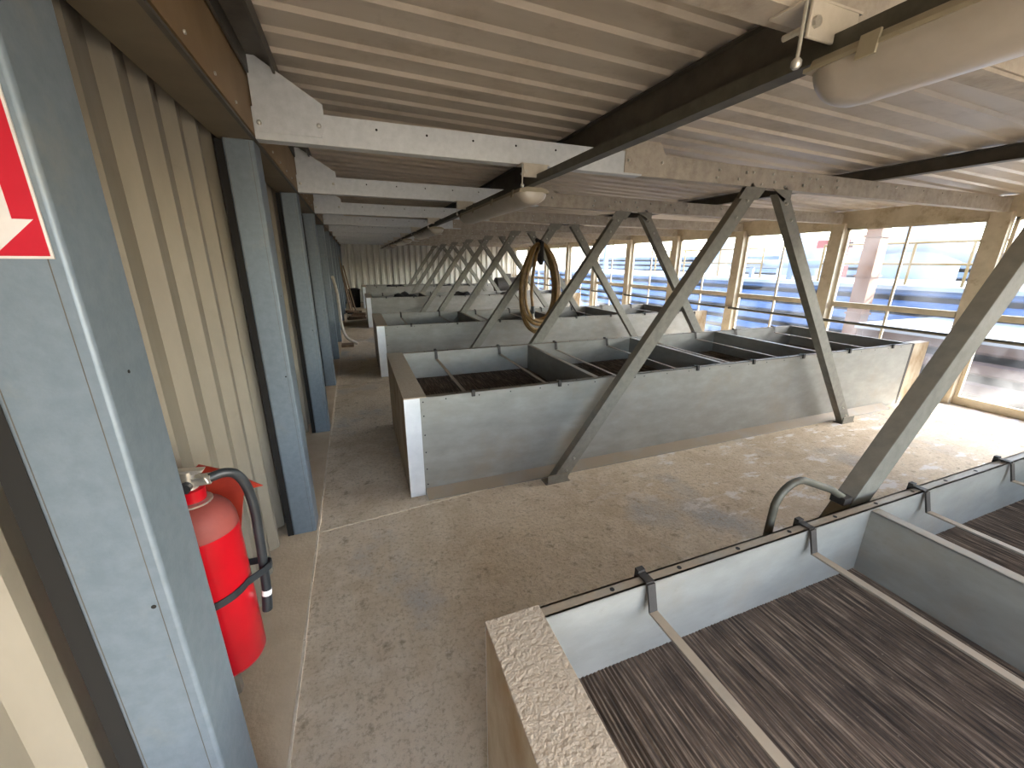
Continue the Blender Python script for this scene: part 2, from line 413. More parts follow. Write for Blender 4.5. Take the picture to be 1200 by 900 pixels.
# ================================================================ COLUMNS
def left_column():
    t = thing('steel_column', (-.435, 0, 0), 'x', 'column', 'steel columns along the left wall')
    # cold formed channel: web faces the room, flange faces the viewer
    x0, x1 = -.06, .065
    MB().prism([(x0, 0), (x1, 0), (x1, .15), (x0, .15), (x0, .13), (x1-.02, .13), (x1-.02, .02), (x0, .02)], 2, .012, 2.13).build('channel', M['galv'], t, bevel=.007)
    MB().box(-.092, -.060, .004, .15, .012, 2.12).build('gap_shade_strip', M['black_hole'], t)  # black strip standing in for the dark shade of the gap behind the channel
    for xx in (x0+.008, x1-.021): MB().box(xx, xx+.0012, -.0006, .001, .02, 2.12).build('fold_line', M['dark_steel'], t)
    MB().cyl((x1-.028, .001, 1.0), (x1-.028, -.001, 1.0), .004, 10).build('bolt_hole', M['black_hole'], t)
    MB().cyl((x1-.001, .07, 1.42), (x1+.001, .07, 1.42), .003, 10).build('bolt_hole', M['black_hole'], t)
    return t
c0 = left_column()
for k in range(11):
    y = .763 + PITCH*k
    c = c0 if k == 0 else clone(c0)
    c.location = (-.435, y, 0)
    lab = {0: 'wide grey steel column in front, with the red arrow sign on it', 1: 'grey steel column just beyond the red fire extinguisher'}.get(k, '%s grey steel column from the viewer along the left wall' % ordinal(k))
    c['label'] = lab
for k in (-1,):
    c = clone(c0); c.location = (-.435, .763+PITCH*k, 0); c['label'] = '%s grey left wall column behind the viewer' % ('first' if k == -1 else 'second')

def right_column():
    t = thing('window_column', (6.5, 0, 0), 'x', 'column', 'columns between the windows')
    MB().prism([(0, -.085), (.09, -.085), (.09, .085), (0, .085)], 2, 0, 2.14).build('post', M['win_frame'], t, bevel=.004)
    MB().box(-.012, .09, -.10, .10, 0, .012).build('base_plate', M['win_frame'], t)
    for dy in (-.05, .05):
        MB().cyl((-.014, dy, .80), (.0, dy, .80), .012, 8).build('bolt', M['bolt'], t)
    return t
r0c = right_column()
for i, yc in enumerate(ycol):
    c = r0c if i == 0 else clone(r0c)
    c.location = (6.5, yc, 0)
    k = i-2
    c['label'] = ('beige window column %s behind the viewer' % ['second', 'first'][i]) if k < 0 else \
        ('broad beige window column at the right, nearest to the viewer' if k == 0 else '%s beige post between the windows from the right' % ordinal(k))

# wall beam along the top of the left wall
wb = thing('eaves_beam', (-.4, 0, 2.13), 'brown eaves beam running along the top of the left wall', 'beam')
def place(o, t): o.location = (-t.location[0], -t.location[1], -t.location[2])
place(MB().box(-.52, -.372, YN, YF, 2.13, 2.142).box(-.52, -.51, YN, YF, 2.142, 2.25).build('soffit', M['brown_soffit'], wb), wb)
place(MB().box(-.372, -.362, YN, YF, 2.15, 2.462).build('fascia', M['brown'], wb), wb)
place(MB().box(-.376, -.3615, YN, YF, 2.128, 2.1385).build('groove_lip', M['dark_steel'], wb), wb)
sc0 = None
for k in range(30):
    y = 1.0 + k*.265
    if k % 6 == 5: continue
    if sc0 is None:
        sc0 = MB().cyl((-.364, 0, 0), (-.357, 0, 0), .006, 8).build('screw', M['bolt'], wb)
        s_ = sc0
    else:
        s_ = sc0.copy(); COL.objects.link(s_)
    s_.location = (-wb.location[0], y, .055)
wp = thing('roof_purlin', (-.30, 0, 2.35), 'dark roof purlin tucked above the brown eaves beam on the left', 'beam', 'roof purlins')
place(MB().prism([(-.355, 2.468), (-.355, 2.39), (-.345, 2.39), (-.345, 2.46), (-.25, 2.46), (-.25, 2.40), (-.24, 2.40), (-.24, 2.468)], 1, YN, YF).build('channel', M['dark_steel'], wp), wp)

# ================================================================ TRUSSES
def truss():
    t = thing('roof_truss', (0, 0, 0), 'x', 'truss', 'roof trusses')
    # channel beam, web to the front
    prof = [(0, ZB), (.075, ZB), (.075, ZB+.02), (.069, ZB+.02), (.069, ZB+.006), (.006, ZB+.006), (.006, ZT-.006), (.069, ZT-.006), (.069, ZT-.02), (.075, ZT-.02), (.075, ZT), (0, ZT)]
    b = MB().prism(prof, 0, -.36, 1.80)
    for x in [.177+.25*k for k in range(5)]: b.cyl((x, .001, 2.226), (x, -.0008, 2.226), .006, 8, mi=1)
    b.build('beam', [M['galv_truss'], M['black_hole']], t)
    b = MB().prism(prof, 0, 1.801, 6.5)
    for x in [4.6+.3*k for k in range(6)]: b.cyl((x, .001, 2.235), (x, -.0008, 2.235), .005, 8, mi=1)
    tag(b.build('beam', [M['truss_dirty'], M['black_hole']], t), 'dust coated length of the beam')
    MB().prism([(-.352, 2.165), (-.352, 2.462), (-.318, 2.462), (-.06, 2.303), (-.058, 2.225), (-.075, 2.165)], 1, -.008, -.001).build('gusset_plate', M['galv_truss'], t)
    MB().prism([(1.66, 2.145), (1.66, 2.28), (1.70, 2.335), (1.92, 2.335), (1.975, 2.26), (1.99, 2.145)], 1, -.008, -.001).build('splice_plate', M['truss_dirty'], t)
    bp = [(-.335, 2.2), (-.085, 2.213), (1.686, 2.215), (1.946, 2.222)]
    bx = [(2.449, 2.22), (2.435, 2.171), (2.708, 2.223), (2.774, 2.226), (2.636, 2.174), (2.973, 2.23), (3.0, 2.18), (3.175, 2.229), (3.377, 2.225), (3.454, 2.23), (3.314, 2.179), (3.521, 2.18), (3.697, 2.235), (3.715, 2.186), (4.221, 2.225), (4.478, 2.238), (2.87, 2.155), (3.12, 2.155)]
    b0 = None
    for (x, z) in bp + bx:
        if b0 is None:
            b0 = MB().lathe((0, 0, 0), [(.011, 0), (.011, .004), (.007, .011), (.002, .012)], 10).build('bolt', M['bolt'], t, smooth=True); b0.rotation_euler = (PI/2, 0, 0); o = b0
        else:
            o = b0.copy(); COL.objects.link(o)
        o.location = (x, -.008 if x < 2.2 else 0, z)
    # braces: channels standing on the floor
    for (xb, xt, sgn) in ((1.286, 2.826, 1), (4.69, 3.10, -1)):
        p0 = Vector((xb, 0, 0.0)); p1 = Vector((xt, 0, 2.134))
        d = (p1-p0).normalized(); n = Vector((-d.z, 0, d.x)) if sgn > 0 else Vector((d.z*-1, 0, d.x))
        w, dep, th = .105, .065, .006
        br = MB()
        br.bar(p0, p1, n, (0, 1, 0), w, th)
        br.bar(p0+n*(w/2-th/2), p1+n*(w/2-th/2), n, (0, 1, 0), th, dep)
        br.bar(p0-n*(w/2-th/2), p1-n*(w/2-th/2), n, (0, 1, 0), th, dep)
        bo = br.build('brace', M['galv_brace'], t, bevel=.0025)
        f = MB()
        f.box(xb-.10, xb+.10, -.012, .075, 0, .008)
        f.box(xb-.085, xb+.085, -.009, -.001, 0, .07)
        f.build('foot_plate', M['galv_brace'], bo)
        tp = MB().prism([(xt-.13*sgn-.03, 2.05), (xt+.03, 2.05), (xt+.10, 2.134), (xt-.10, 2.134)], 1, -.006, -.0005)
        tp.build('head_plate', M['galv_brace'], bo)
        for q in (.045, .085, .90, .955):
            o = b0.copy(); COL.objects.link(o); o.parent = bo; o.location = p0 + (p1-p0)*q + Vector((0, -.009 if q < .06 else -.0, 0)); 
    return t
t0 = truss()
TR = []
for k, y in enumerate(TY):
    t = t0 if k == 0 else clone(t0)
    t.location = (0, y, 0)
    t['label'] = {0: 'nearest roof truss, its brace foot behind the front trough, ceiling lamp end below it',
                  1: 'roof truss whose two braces straddle the front of the large open trough',
                  2: 'roof truss standing at the back of the large open trough',
                  3: 'roof truss with the coiled tan hose hung on its brace'}.get(k, '%s roof truss from the viewer, beyond the coiled hose' % ordinal(k))
    TR.append(t)
for ch in TR[0].children:
    if ch.name.startswith('beam'):
        ch.material_slots[0].link = 'OBJECT'; ch.material_slots[0].material = M['truss_dirty']
for k, y in enumerate((-.83,)):
    t = clone(t0); t.location = (0, y, 0); t['label'] = '%s roof truss behind the viewer' % ('first' if k == 0 else 'second')

# purlins
def purlin(x, h, label):
    o = thing('roof_purlin', (x, 0, 2.3), label, 'beam', 'roof purlins')
    z1 = roof_z(x)-.001; z0 = ZT
    w = .07
    MB().prism([(-w/2, z0-2.3), (w/2, z0-2.3), (w/2, z0+.006-2.3), (.003, z0+.006-2.3), (.003, z1-.006-2.3), (w/2, z1-.006-2.3), (w/2, z1-2.3), (-w/2, z1-2.3), (-w/2, z1-.006-2.3), (-.003, z1-.006-2.3), (-.003, z0+.006-2.3), (-w/2, z0+.006-2.3)], 1, YN, YF).build('beam', M['dark_steel'], o)
purlin(1.50, .15, 'dark roof purlin beside the ceiling lamps, left of centre')
purlin(4.17, .10, 'dark roof purlin crossing above the trusses at the right')

# lamp rail and lamps
rail = thing('lamp_rail', (1.06, 0, 2.04), 'long thin channel rail carrying the tube lamps under the trusses', 'rail')
place(MB().prism([(1.037, 2.042), (1.087, 2.042), (1.087, 2.081), (1.078, 2.081), (1.078, 2.049), (1.046, 2.049), (1.046, 2.081), (1.037, 2.081)], 1, -1.2, YF-.4).build('channel', M['conduit'], rail), rail)
def clamp():
    t = thing('beam_clamp', (0, 0, 0), 'x', 'clamp', 'pale clamps holding the lamp rail')
    # origin: centre of the truss underside
    MB().box(-.075, .075, -.035, -.027, -.072, -.004).build('plate', M['clip_white'], t, bevel=.003)
    MB().box(-.085, .085, -.035, .06, -.005, -.0005).build('strap', M['clip_white'], t)
    for x in (-.06, .06):
        MB().cyl((x, -.027, -.045), (x, .035, -.045), .007, 8).build('rod', M['bolt'], t)
        MB().cyl((x, -.043, -.045), (x, -.035, -.045), .011, 8).build('nut', M['bolt'], t)
    MB().cyl((-.075, -.02, -.115), (-.075, -.02, -.004), .004, 8).build('hanger_bolt', M['bolt'], t)
    MB().lathe((-.075, -.02, -.125), [(.006, 0), (.011, .006), (.011, .014), (.006, .02)], 10).build('wing_nut', M['bolt'], t, smooth=True)
    return t
cl0 = clamp()
for k, y in enumerate(TY):
    c = cl0 if k == 0 else clone(cl0)
    c.location = (1.03, y-.012, 2.135)
    c['label'] = 'small pale clamp where the lamp rail crosses the %s roof truss' % ordinal(k)
def lamp():
    t = thing('tube_lamp', (0, 0, 0), 'x', 'lamp', 'tube lamps under the roof')
    L = 1.60
    hs = MB().prism([(-.099, .0), (.099, .0), (.09, .02), (.04, .03), (-.04, .03), (-.09, .02)], 1, .012, L-.012)
    hs.build('housing', M['lamp_body'], t, bevel=.004)
    # U shaped diffuser with rounded ends
    df = MB(); n = 14; rows = []
    for (y, s) in ((0, .55), (.012, .8), (.035, .96), (.07, 1), (L-.07, 1), (L-.035, .96), (L-.012, .8), (L, .55)):
        rows.append([(.069*s*math.cos(PI*i/n), y, -.082*s*math.sin(PI*i/n)) for i in range(n+1)])
    vs = [p for r in rows for p in r]; m = n+1
    fs = [(r*m+i, r*m+i+1, (r+1)*m+i+1, (r+1)*m+i) for r in range(len(rows)-1) for i in range(n)]
    fs += [tuple(range(m)), tuple((len(rows)-1)*m+i for i in range(m))[::-1]]
    vs = [(x*1.42, y, z*.84) for x, y, z in vs]
    df.add(vs, fs); df.build('diffuser', M['diffuser'], t, smooth=True)
    MB().box(-.101, .101, .004, L-.004, -.004, .004).build('gasket', M['lamp_body'], t)
    for y in (.13, .55, 1.05, 1.47):
        for sgn in (-1, 1):
            MB().bar((sgn*.100, y, -.02), (sgn*.094, y, .022), (0, 1, 0), (sgn, 0, 0), .035, .006).build('clip', M['lamp_body'], t)
    for y in (.2, 1.4):
        MB().box(-.02, .02, y-.02, y+.02, .028, .032).build('hanger', M['galv_truss'], t)
    return t
l0 = lamp()
for k, y in enumerate((-.84, 2.45, 5.62, 8.82, 12.02)):
    l = l0 if k == 0 else clone(l0)
    l.location = (1.085, y, 2.010)
    l['label'] = ['large grey tube lamp overhead at the top right, closest to the viewer', 'tube lamp hanging just beyond the second roof truss', 'third tube lamp along the rail, small in the middle distance', 'fourth tube lamp, far along the rail', 'farthest tube lamp on the rail near the ribbed end wall'][k]

# ================================================================ TROUGHS
X0, X1, XI = .22, 5.88, .355
TD, ZTOP = 1.425, .735
DIV = (1.70, 3.04, 4.39)
def trough(first_detail=True):
    t = thing('cooling_trough', (0, 0, 0), 'x', 'trough', 'open steel troughs in a row')
    th = .006
    # long walls with inward lips
    for nm, y0, s in (('front', 0, 1), ('rear', TD, -1)):
        w = MB().box(X0+.105, X1, y0, y0+s*th, 0, ZTOP).box(X0+.12, X1, y0, y0+s*.036, ZTOP-.005, ZTOP).box(XI, X1-.008, y0+s*.030, y0+s*.036, .44, ZTOP)
        h = w
        for x in [.50+.235*i for i in range(23)]:
            h.cyl((x, y0-s*.0008, ZTOP-.028), (x, y0+s*.001, ZTOP-.028), .005, 8, mi=1)
            h.cyl((x+.08, y0+s*.018, ZTOP+.001), (x+.08, y0+s*.018, ZTOP-.002), .007, 8, mi=1)
        for z in (.08, .2, .33, .46, .6, .70): h.cyl((X0+.125, y0-s*.0008, z), (X0+.125, y0+s*.001, z), .005, 8, mi=1)
        w.build('side_wall', [M['galv_tank'], M['black_hole']], t)
        f = MB().prism([(y0, .05), (y0-s*.004, .05), (y0-s*.088, .006), (y0-s*.088, 0), (y0, 0)], 0, X0+.11, 5.62)
        f.build('base_angle', M['galv_tank'], t)
    for ya in (-.004, TD): MB().box(X0, X0+.104, ya, ya+.004, 0, ZTOP-.001).build('corner_strip', M['white_edge'], t)
    MB().box(X0, X0+th, 0, TD, 0, ZTOP).build('end_wall', M['rust_sheet'], t)
    MB().box(XI-th, XI, th, TD-th, .42, ZTOP).build('inner_end_wall', M['rust_sheet'], t)
    MB().box(X0-.002, XI+.012, -.005, TD+.005, ZTOP-.004, ZTOP+.004).build('end_cap', M['dust_cap'], t, bevel=.002)
    MB().box(X1-.006, X1, .006, TD-.006, .30, ZTOP).box(X1-.04, X1, .006, TD-.006, ZTOP-.005, ZTOP).build('end_wall', M['galv_tank'], t)
    MB().box(X1+.002, X1+.045, 0.0, .03, 0.0, ZTOP-.01).build('corner_post', M['black_iron'], t)
    MB().box(X1+.045, X1+.33, .0, .006, 0.01, ZTOP-.005).box(X1+.045, X1+.33, .0, .09, ZTOP-.009, ZTOP-.003).build('end_panel', M['rust_sheet'], t)
    for x in DIV:
        MB().box(x-.003, x+.003, .0365, TD-.0365, .47, ZTOP-.006).box(x-.003, x+.04, .0365, TD-.0365, ZTOP-.012, ZTOP-.006).build('divider', M['galv_tank'], t)
    # fin bed: fine ridges that run across the trough
    cells = [(XI, DIV[0]), (DIV[0], DIV[1]), (DIV[1], DIV[2]), (DIV[2], X1-.006)]
    fb = MB(); vs = []; x = XI+.002; i = 0
    while x < X1-.008:
        z = .47 + (.0035 if i % 2 else 0) + random.uniform(-.0015, .0015); vs.append((x, z)); x += .0065; i += 1
    n = len(vs)
    fb.add([(a, .007, z) for a, z in vs]+[(a, TD-.007, z) for a, z in vs], [(i, i+1, n+i+1, n+i) for i in range(n-1)])
    fb.build('fin_bed', M['fins'], t)
    # hold-down bars, cranked over the lips
    rp = [(-.012, ZTOP+.003), (.040, ZTOP+.003), (.062, ZTOP-.078), (TD-.062, ZTOP-.078), (TD-.040, ZTOP+.003), (TD+.012, ZTOP+.003)]
    def rod_mesh(i0, i1, dark):
        m = MB()
        for i in range(i0, i1):
            a, b = rp[i], rp[i+1]
            d = Vector((0, b[0]-a[0], b[1]-a[1])).normalized(); nrm = Vector((0, -d.z, d.y))
            m.bar((0, a[0], a[1]), (0, b[0], b[1]), (1, 0, 0), nrm, .026, .006)
        return m
    r0_ = rod_mesh(2, 3, False).build('hold_down_bar', M['rod'], t)
    hooks = []
    for seg, ya in (((0, 2), -.014), ((3, 5), TD-.002)):
        hk = rod_mesh(seg[0], seg[1], True); hk.box(-.012, .012, ya, ya+.016, ZTOP-.03, ZTOP+.016)
        hooks.append(hk.build('hook', M['black_iron'], r0_))
    first = True
    for (a, b) in cells:
        for fr in (.25, .75):
            x = a+(b-a)*fr
            if first: r0_.location = (x, 0, 0); first = False
            else:
                r = r0_.copy(); COL.objects.link(r); r.location = (x, 0, 0)
                for h0 in hooks:
                    h = h0.copy(); COL.objects.link(h); h.parent = r
    return t
tk0 = trough()
for k, y in enumerate((-.68, 2.55, 5.82, 10.55, 15.05)):
    t = tk0 if k == 0 else clone(tk0)
    t.location = (0, y, 0)
    t['label'] = ['nearest open steel trough at the lower right, its dirty fins seen from above', 'large open steel trough in the middle, a slanting brace in front of it',
                  'open steel trough with the coiled hose hanging over it', 'fourth open trough back, beyond the hanging hose', 'farthest open trough, against the ribbed end wall'][k]

# ================================================================ SMALL THINGS
# bent conduit rising behind the near trough
pts = [(1.295, .80, .0), (1.295, .80, .70)]
for i in range(1, 9):
    a = PI - i*(PI*.60)/8
    pts.append((1.295+.10+.10*math.cos(a), .80, .765+.10*math.sin(a)))
pts += [(1.60, .80, .785), (1.685, .80, .735)]
cd = thing('bent_conduit', (1.295, .80, 0), 'bent grey conduit rising beside the brace behind the near trough', 'pipe')
place(MB().tube(pts, .013, 12).build('pipe', M['conduit'], cd, smooth=True), cd)
place(MB().box(1.655, 1.70, .775, .825, .715, .745).build('clamp', M['black_iron'], cd), cd)

# hand rail along the windows
hr = thing('hand_rail', (6.49, 0, .8), 'long dark pipe rail running along the windows', 'rail')
place(MB().cyl((6.475, YN+.1, .80), (6.475, YF-.1, .80), .021, 12).build('pipe', M['conduit'], hr, smooth=True), hr)
for yc in ycol:
    place(MB().box(6.452, 6.5, yc-.03, yc+.03, .778, .822).build('bracket', M['win_frame'], hr), hr)

# coiled hose hanging on a brace
hz = thing('coiled_hose', (2.52, 5.5, 1.85), 'coil of tan rubber hose hanging from a truss brace', 'hose')
path = []
turns, per = 8, 48
rnd = [(random.uniform(.22, .33), random.uniform(1.04, 1.26), random.uniform(-.03, .03), random.uniform(-.06, .03)) for _ in range(turns+1)]
rnd[-2] = (.26, 1.36, -.02, -.09); rnd[0] = (.29, 1.12, 0, 0)
for i in range(turns*per+1):
    u = i/per; k = int(u) if u < turns else turns-1; fr = u-k
    A, B = rnd[k], rnd[min(k+1, turns)]
    a = A[0]+(B[0]-A[0])*fr; hgt = A[1]+(B[1]-A[1])*fr; ox = A[2]+(B[2]-A[2])*fr; dy = A[3]+(B[3]-A[3])*fr
    th = 2*PI*fr
    s = math.sin(th)
    wx = a*s*(1-.22*math.cos(th))
    bunch = max(0, math.cos(th))**4
    lay = (k-turns/2)*.034
    x = 2.53 + wx + ox*(1-bunch) + lay*.35*bunch
    y = 5.48 + dy*(1-bunch) + lay*.55
    z = 1.86 - hgt*(1-math.cos(th))/2 - abs(lay)*.12*bunch
    path.append((x, y, z))
path += [(2.45, 5.44, 1.70), (2.39, 5.40, 1.45), (2.36, 5.37, 1.15), (2.375, 5.36, .98)]
hb = MB().tube(path, .023, 10).build('hose', M['pressure_hose'], hz, smooth=True); place(hb, hz)
place(MB().cyl((2.375, 5.36, .985), (2.385, 5.358, .88), .027, 12).build('coupling', M['rubber'], hz, smooth=True), hz)
place(MB().cyl((2.385, 5.358, .88), (2.395, 5.356, .80), .016, 12).build('nozzle', M['chrome'], hz, smooth=True), hz)
place(MB().tube([(2.50, 5.54, 1.90), (2.50, 5.36, 1.86), (2.50, 5.35, 1.62), (2.52, 5.42, 1.58), (2.53, 5.53, 1.62), (2.53, 5.56, 1.84)], .028, 8, closed=True).build('tie_strap', M['black_cloth'], hz, smooth=True), hz)

# arrow sign on the front column
SY = .7625
sg = thing('arrow_sign', (-.46, SY, 1.7), 'red sign with a white down arrow on the front column', 'sign')
place(MB().box(-.545+.055, -.3815, SY-.0035, SY-.0012, 1.600, 1.86).build('panel', M['sign_white'], sg), sg)
place(MB().box(-.487, -.3845, SY-.0040, SY-.0035, 1.6035, 1.857).build('red_field', M['sign_red'], sg), sg)
# white arrow pointing down
ax = -.437
place(MB().prism([(ax-.026, 1.76), (ax+.026, 1.76), (ax+.026, 1.650), (ax+.047, 1.650), (ax, 1.6065), (ax-.047, 1.650), (ax-.026, 1.650)], 1, SY-.0045, SY-.0040).build('arrow', M['sign_white'], sg), sg)
place(MB().prism([(ax-.012, 1.628), (ax+.006, 1.632), (ax+.002, 1.640), (ax+.010, 1.646), (ax-.004, 1.650), (ax-.012, 1.644)], 1, SY-.0049, SY-.0045).build('flame_mark', M['sign_red'], sg), sg)

# fire extinguisher
EX, EY, EZ, ER = -.450, 1.14, .46, .085
fe = thing('fire_extinguisher', (EX, EY, EZ), 'red fire extinguisher with a black hose, hung behind the front column', 'fire extinguisher')
body = MB().lathe((0, 0, 0), [(.066, 0), (.078, .006), (ER, .02), (ER, .452)], 40).build('cylinder', M['red'], fe, smooth=True)
MB().lathe((0, 0, .452), [(ER, 0), (ER*.985, .022), (ER*.90, .048), (ER*.74, .068), (ER*.5, .082), (.028, .088), (.028, .112), (.022, .113)], 40).build('shoulder', M['red_dusty'], fe, smooth=True)
MB().lathe((0, 0, .535), [(.028, 0), (.042, .001), (.042, .006), (.028, .007)], 24).build('collar', M['chrome'], fe, smooth=True)
MB().lathe((0, 0, .545), [(.030, 0), (.031, .03), (.027, .032)], 20).build('neck_ring', M['red'], fe, smooth=True)
vb = MB().lathe((0, 0, .575), [(.019, 0), (.019, .02), (.016, .022), (.016, .05)], 16).box(-.012, .05, -.012, .012, .585, .607).build('valve', M['chrome'], fe, smooth=True)
lv = MB(); lv.prism([(-.09, .605), (.035, .618), (.040, .626), (-.10, .640), (-.105, .632)], 1, -.011, .011)
lv.build('lever', M['chrome'], fe, bevel=.002)
MB().prism([(-.09, .585), (.03, .600), (.03, .607), (-.09, .594)], 1, -.012, .012).build('carry_handle', M['chrome'], fe, bevel=.002)
MB().cyl((.0, -.016, .590), (.0, -.032, .590), .013, 16).build('gauge', M['rubber'], fe)
MB().tube([(.03, -.012, .62), (.045, -.03, .612), (.05, -.03, .60), (.035, -.012, .597)], .0022, 6).build('safety_pin', M['chrome'], fe)
hp = []
C0 = [(.045, 0, .597), (.075, .012, .600), (.098, .026, .582), (.112, .036, .535), (.118, .040, .46), (.116, .038, .38), (.113, .034, .28), (.108, .030, .185)]
def catmull(P, n=8):
    P = [Vector(p) for p in P]; Q = [P[0]*2-P[1]] + P + [P[-1]*2-P[-2]]; out = []
    for i in range(1, len(Q)-2):
        for k in range(n):
            t = k/n
            out.append(.5*((2*Q[i])+(Q[i+1]-Q[i-1])*t+(2*Q[i-1]-5*Q[i]+4*Q[i+1]-Q[i+2])*t*t+(3*Q[i]-Q[i-1]-3*Q[i+1]+Q[i+2])*t**3))
    out.append(P[-1]); return out
MB().tube(catmull(C0), .0125, 14).build('hose', M['rubber'], fe, smooth=True)
MB().cyl((.1085, .0303, .188), (.1065, .0285, .172), .0135, 14).build('hose_ring', M['gauge'], fe, smooth=True)
MB().cyl((.1065, .0285, .172), (.101, .024, .120), .014, 14).build('hose_nozzle', M['rubber'], fe, smooth=True)
# rubber retaining band round cylinder and hose
bn = MB(); pr_ = []
for i in range(40):
    a = 2*PI*i/40
    r = ER+.002
    x, y = r*math.cos(a), r*math.sin(a)
    hx, hy = .112, .034
    d = math.cos(a-math.atan2(hy, hx))
    if d > .86:
        g = (d-.86)/.14; x += hx*.43*g; y += hy*.43*g
    pr_.append((x, y, .262 + .012*math.cos(a)))
m_ = len(pr_)
vs = [(x, y, z-.011) for x, y, z in pr_]+[(x, y, z+.011) for x, y, z in pr_]
bn.add(vs, [(i, (i+1) % m_, m_+(i+1) % m_, m_+i) for i in range(m_)])
bo = bn.build('retaining_band', M['rubber'], fe); sm = bo.modifiers.new('t', 'SOLIDIFY'); sm.thickness = .003; sm.offset = 1
MB().box(-.105, -.08, -.03, .03, .30, .56).build('wall_bracket', M['dark_steel'], fe)
# torn red sleeve behind it
rs = MB(); yq = 1.245
rs.prism([(-.50, 1.02), (-.46, 1.052), (-.40, 1.022), (-.318, .955), (-.362, .952), (-.372, .93), (-.40, .80), (-.50, .80)], 1, yq, yq+.004)
tag(rs.build('plastic_sleeve', M['red_plastic']), 'torn red plastic sheet sticking out behind the red extinguisher', 'plastic sheet')

# odds and ends at the far left
bp_ = thing('bent_pipe', (-.30, 8.5, 0), 'bent dusty white pipe leaning on the left columns', 'pipe')
place(MB().tube(catmull([(-.35, 7.75, 1.33), (-.33, 8.2, 1.05), (-.33, 8.45, .75), (-.32, 8.45, .4), (-.26, 8.4, .17), (-.10, 8.36, .05), (-.09, 8.34, .0305)]), .027, 10).build('pipe', M['white_pipe'], bp_, smooth=True), bp_)
place(MB().box(-.36, -.14, 8.20, 8.42, 0, .045).build('base', M['wood'], bp_), bp_)
for i, (x, y, dx, h) in enumerate(((-.14, 13.6, -.26, 1.75), (-.06, 13.75, -.24, 1.45), (-.22, 13.9, -.18, 1.6))):
    b = thing('push_broom', (x, y, 0), ['broom leaning in the far left corner, tallest handle', 'broom leaning in the far left corner, right of the tallest', 'broom leaning hard against the left columns at the far end'][i], 'broom', 'brooms in the far corner')
    MB().cyl((0, 0, .06), (dx, .5, h), .022, 8).build('handle', M['wood'], b)
    MB().box(-.18, .18, -.04, .04, .045, .085).build('head', M['wood'], b)
    MB().box(-.175, .175, -.035, .035, 0, .047).build('bristles', M['black_cloth'], b)
for i, (x, y, w, a) in enumerate(((-.05, 12.3, .5, .1), (.02, 13.1, .4, -.2))):
    o = MB().box(-w/2, w/2, -.09, .09, 0, .05).box(-w/2+.05, w/2-.02, -.05, .12, .05, .085).build('timber_offcut', M['wood']); o.location = (x, y, 0); o.rotation_euler = (0, 0, a)
    tag(o, ['short timber offcuts on the floor at the far left', 'second pile of offcuts in front of the leaning brooms'][i], 'timber', None)
dr = thing('black_bin', (-.05, 15.6, 0), 'black bin in the far left corner behind the brooms', 'bin')
MB().lathe((0, 0, 0), [(.16, 0), (.19, .58), (.195, .60)], 20).build('tub', M['black_cloth'], dr, smooth=True)
MB().lathe((0, 0, .60), [(.205, 0), (.205, .03), (.10, .07), (.02, .075)], 20).build('lid', M['black_cloth'], dr, smooth=True)

def bundle(x, y, z, sx, sy_, sz, name, label, cat):
    bm = bmesh.new(); bmesh.ops.create_icosphere(bm, subdivisions=3, radius=1)
    for v in bm.verts:
        n = .75+.35*math.sin(v.co.x*5+x)*math.cos(v.co.y*4+y)+random.uniform(-.05, .05)
        v.co = Vector((v.co.x*sx*n, v.co.y*sy_*n, max(-.6, v.co.z)*sz*n))
    zmin = min(v.co.z for v in bm.verts)
    for v in bm.verts: v.co.z -= zmin
    me = bpy.data.meshes.new(name); bm.to_mesh(me); bm.free(); me.materials.append(M['black_cloth'])
    for p in me.polygons: p.use_smooth = True
    o = bpy.data.objects.new(name, me); COL.objects.link(o); o.location = (x, y, z)
    return tag(o, label, cat, 'black cloth bundles on the far troughs')
bundle(1.2, 11.2, .49, .40, .35, .20, 'cloth_bundle', 'black cloth bundle on the fourth trough, at its left', 'cloth')
bundle(2.75, 11.1, .49, .38, .35, .20, 'cloth_bundle', 'black cloth bundle on the fourth trough, near its middle', 'cloth')
bundle(1.35, 15.6, .49, .40, .3, .18, 'cloth_bundle', 'black cloth bundle on the farthest trough, left one', 'cloth')
bundle(3.3, 15.6, .49, .36, .3, .18, 'cloth_bundle', 'black cloth bundle on the farthest trough, right one', 'cloth')
# fan motor unit at the back right
mo = thing('motor_unit', (5.0, 13.6, 0), 'dark motor on a stand in front of the far right corner', 'motor')
MB().box(-.3, .3, -.3, .3, 0, .55).build('stand', M['dark_steel'], mo)
MB().tube([(-.42, 0, .80), (-.40, 0, .80), (.38, 0, .80), (.42, 0, .80)], [.18, .27, .27, .18], 20).build('casing', M['black_iron'], mo, smooth=True)
MB().box(-.12, .12, -.12, .12, 1.05, 1.2).build('terminal_box', M['dark_steel'], mo)
MB().cyl((.42, 0, .80), (.6, 0, .80), .04, 10).build('shaft', M['bolt'], mo)

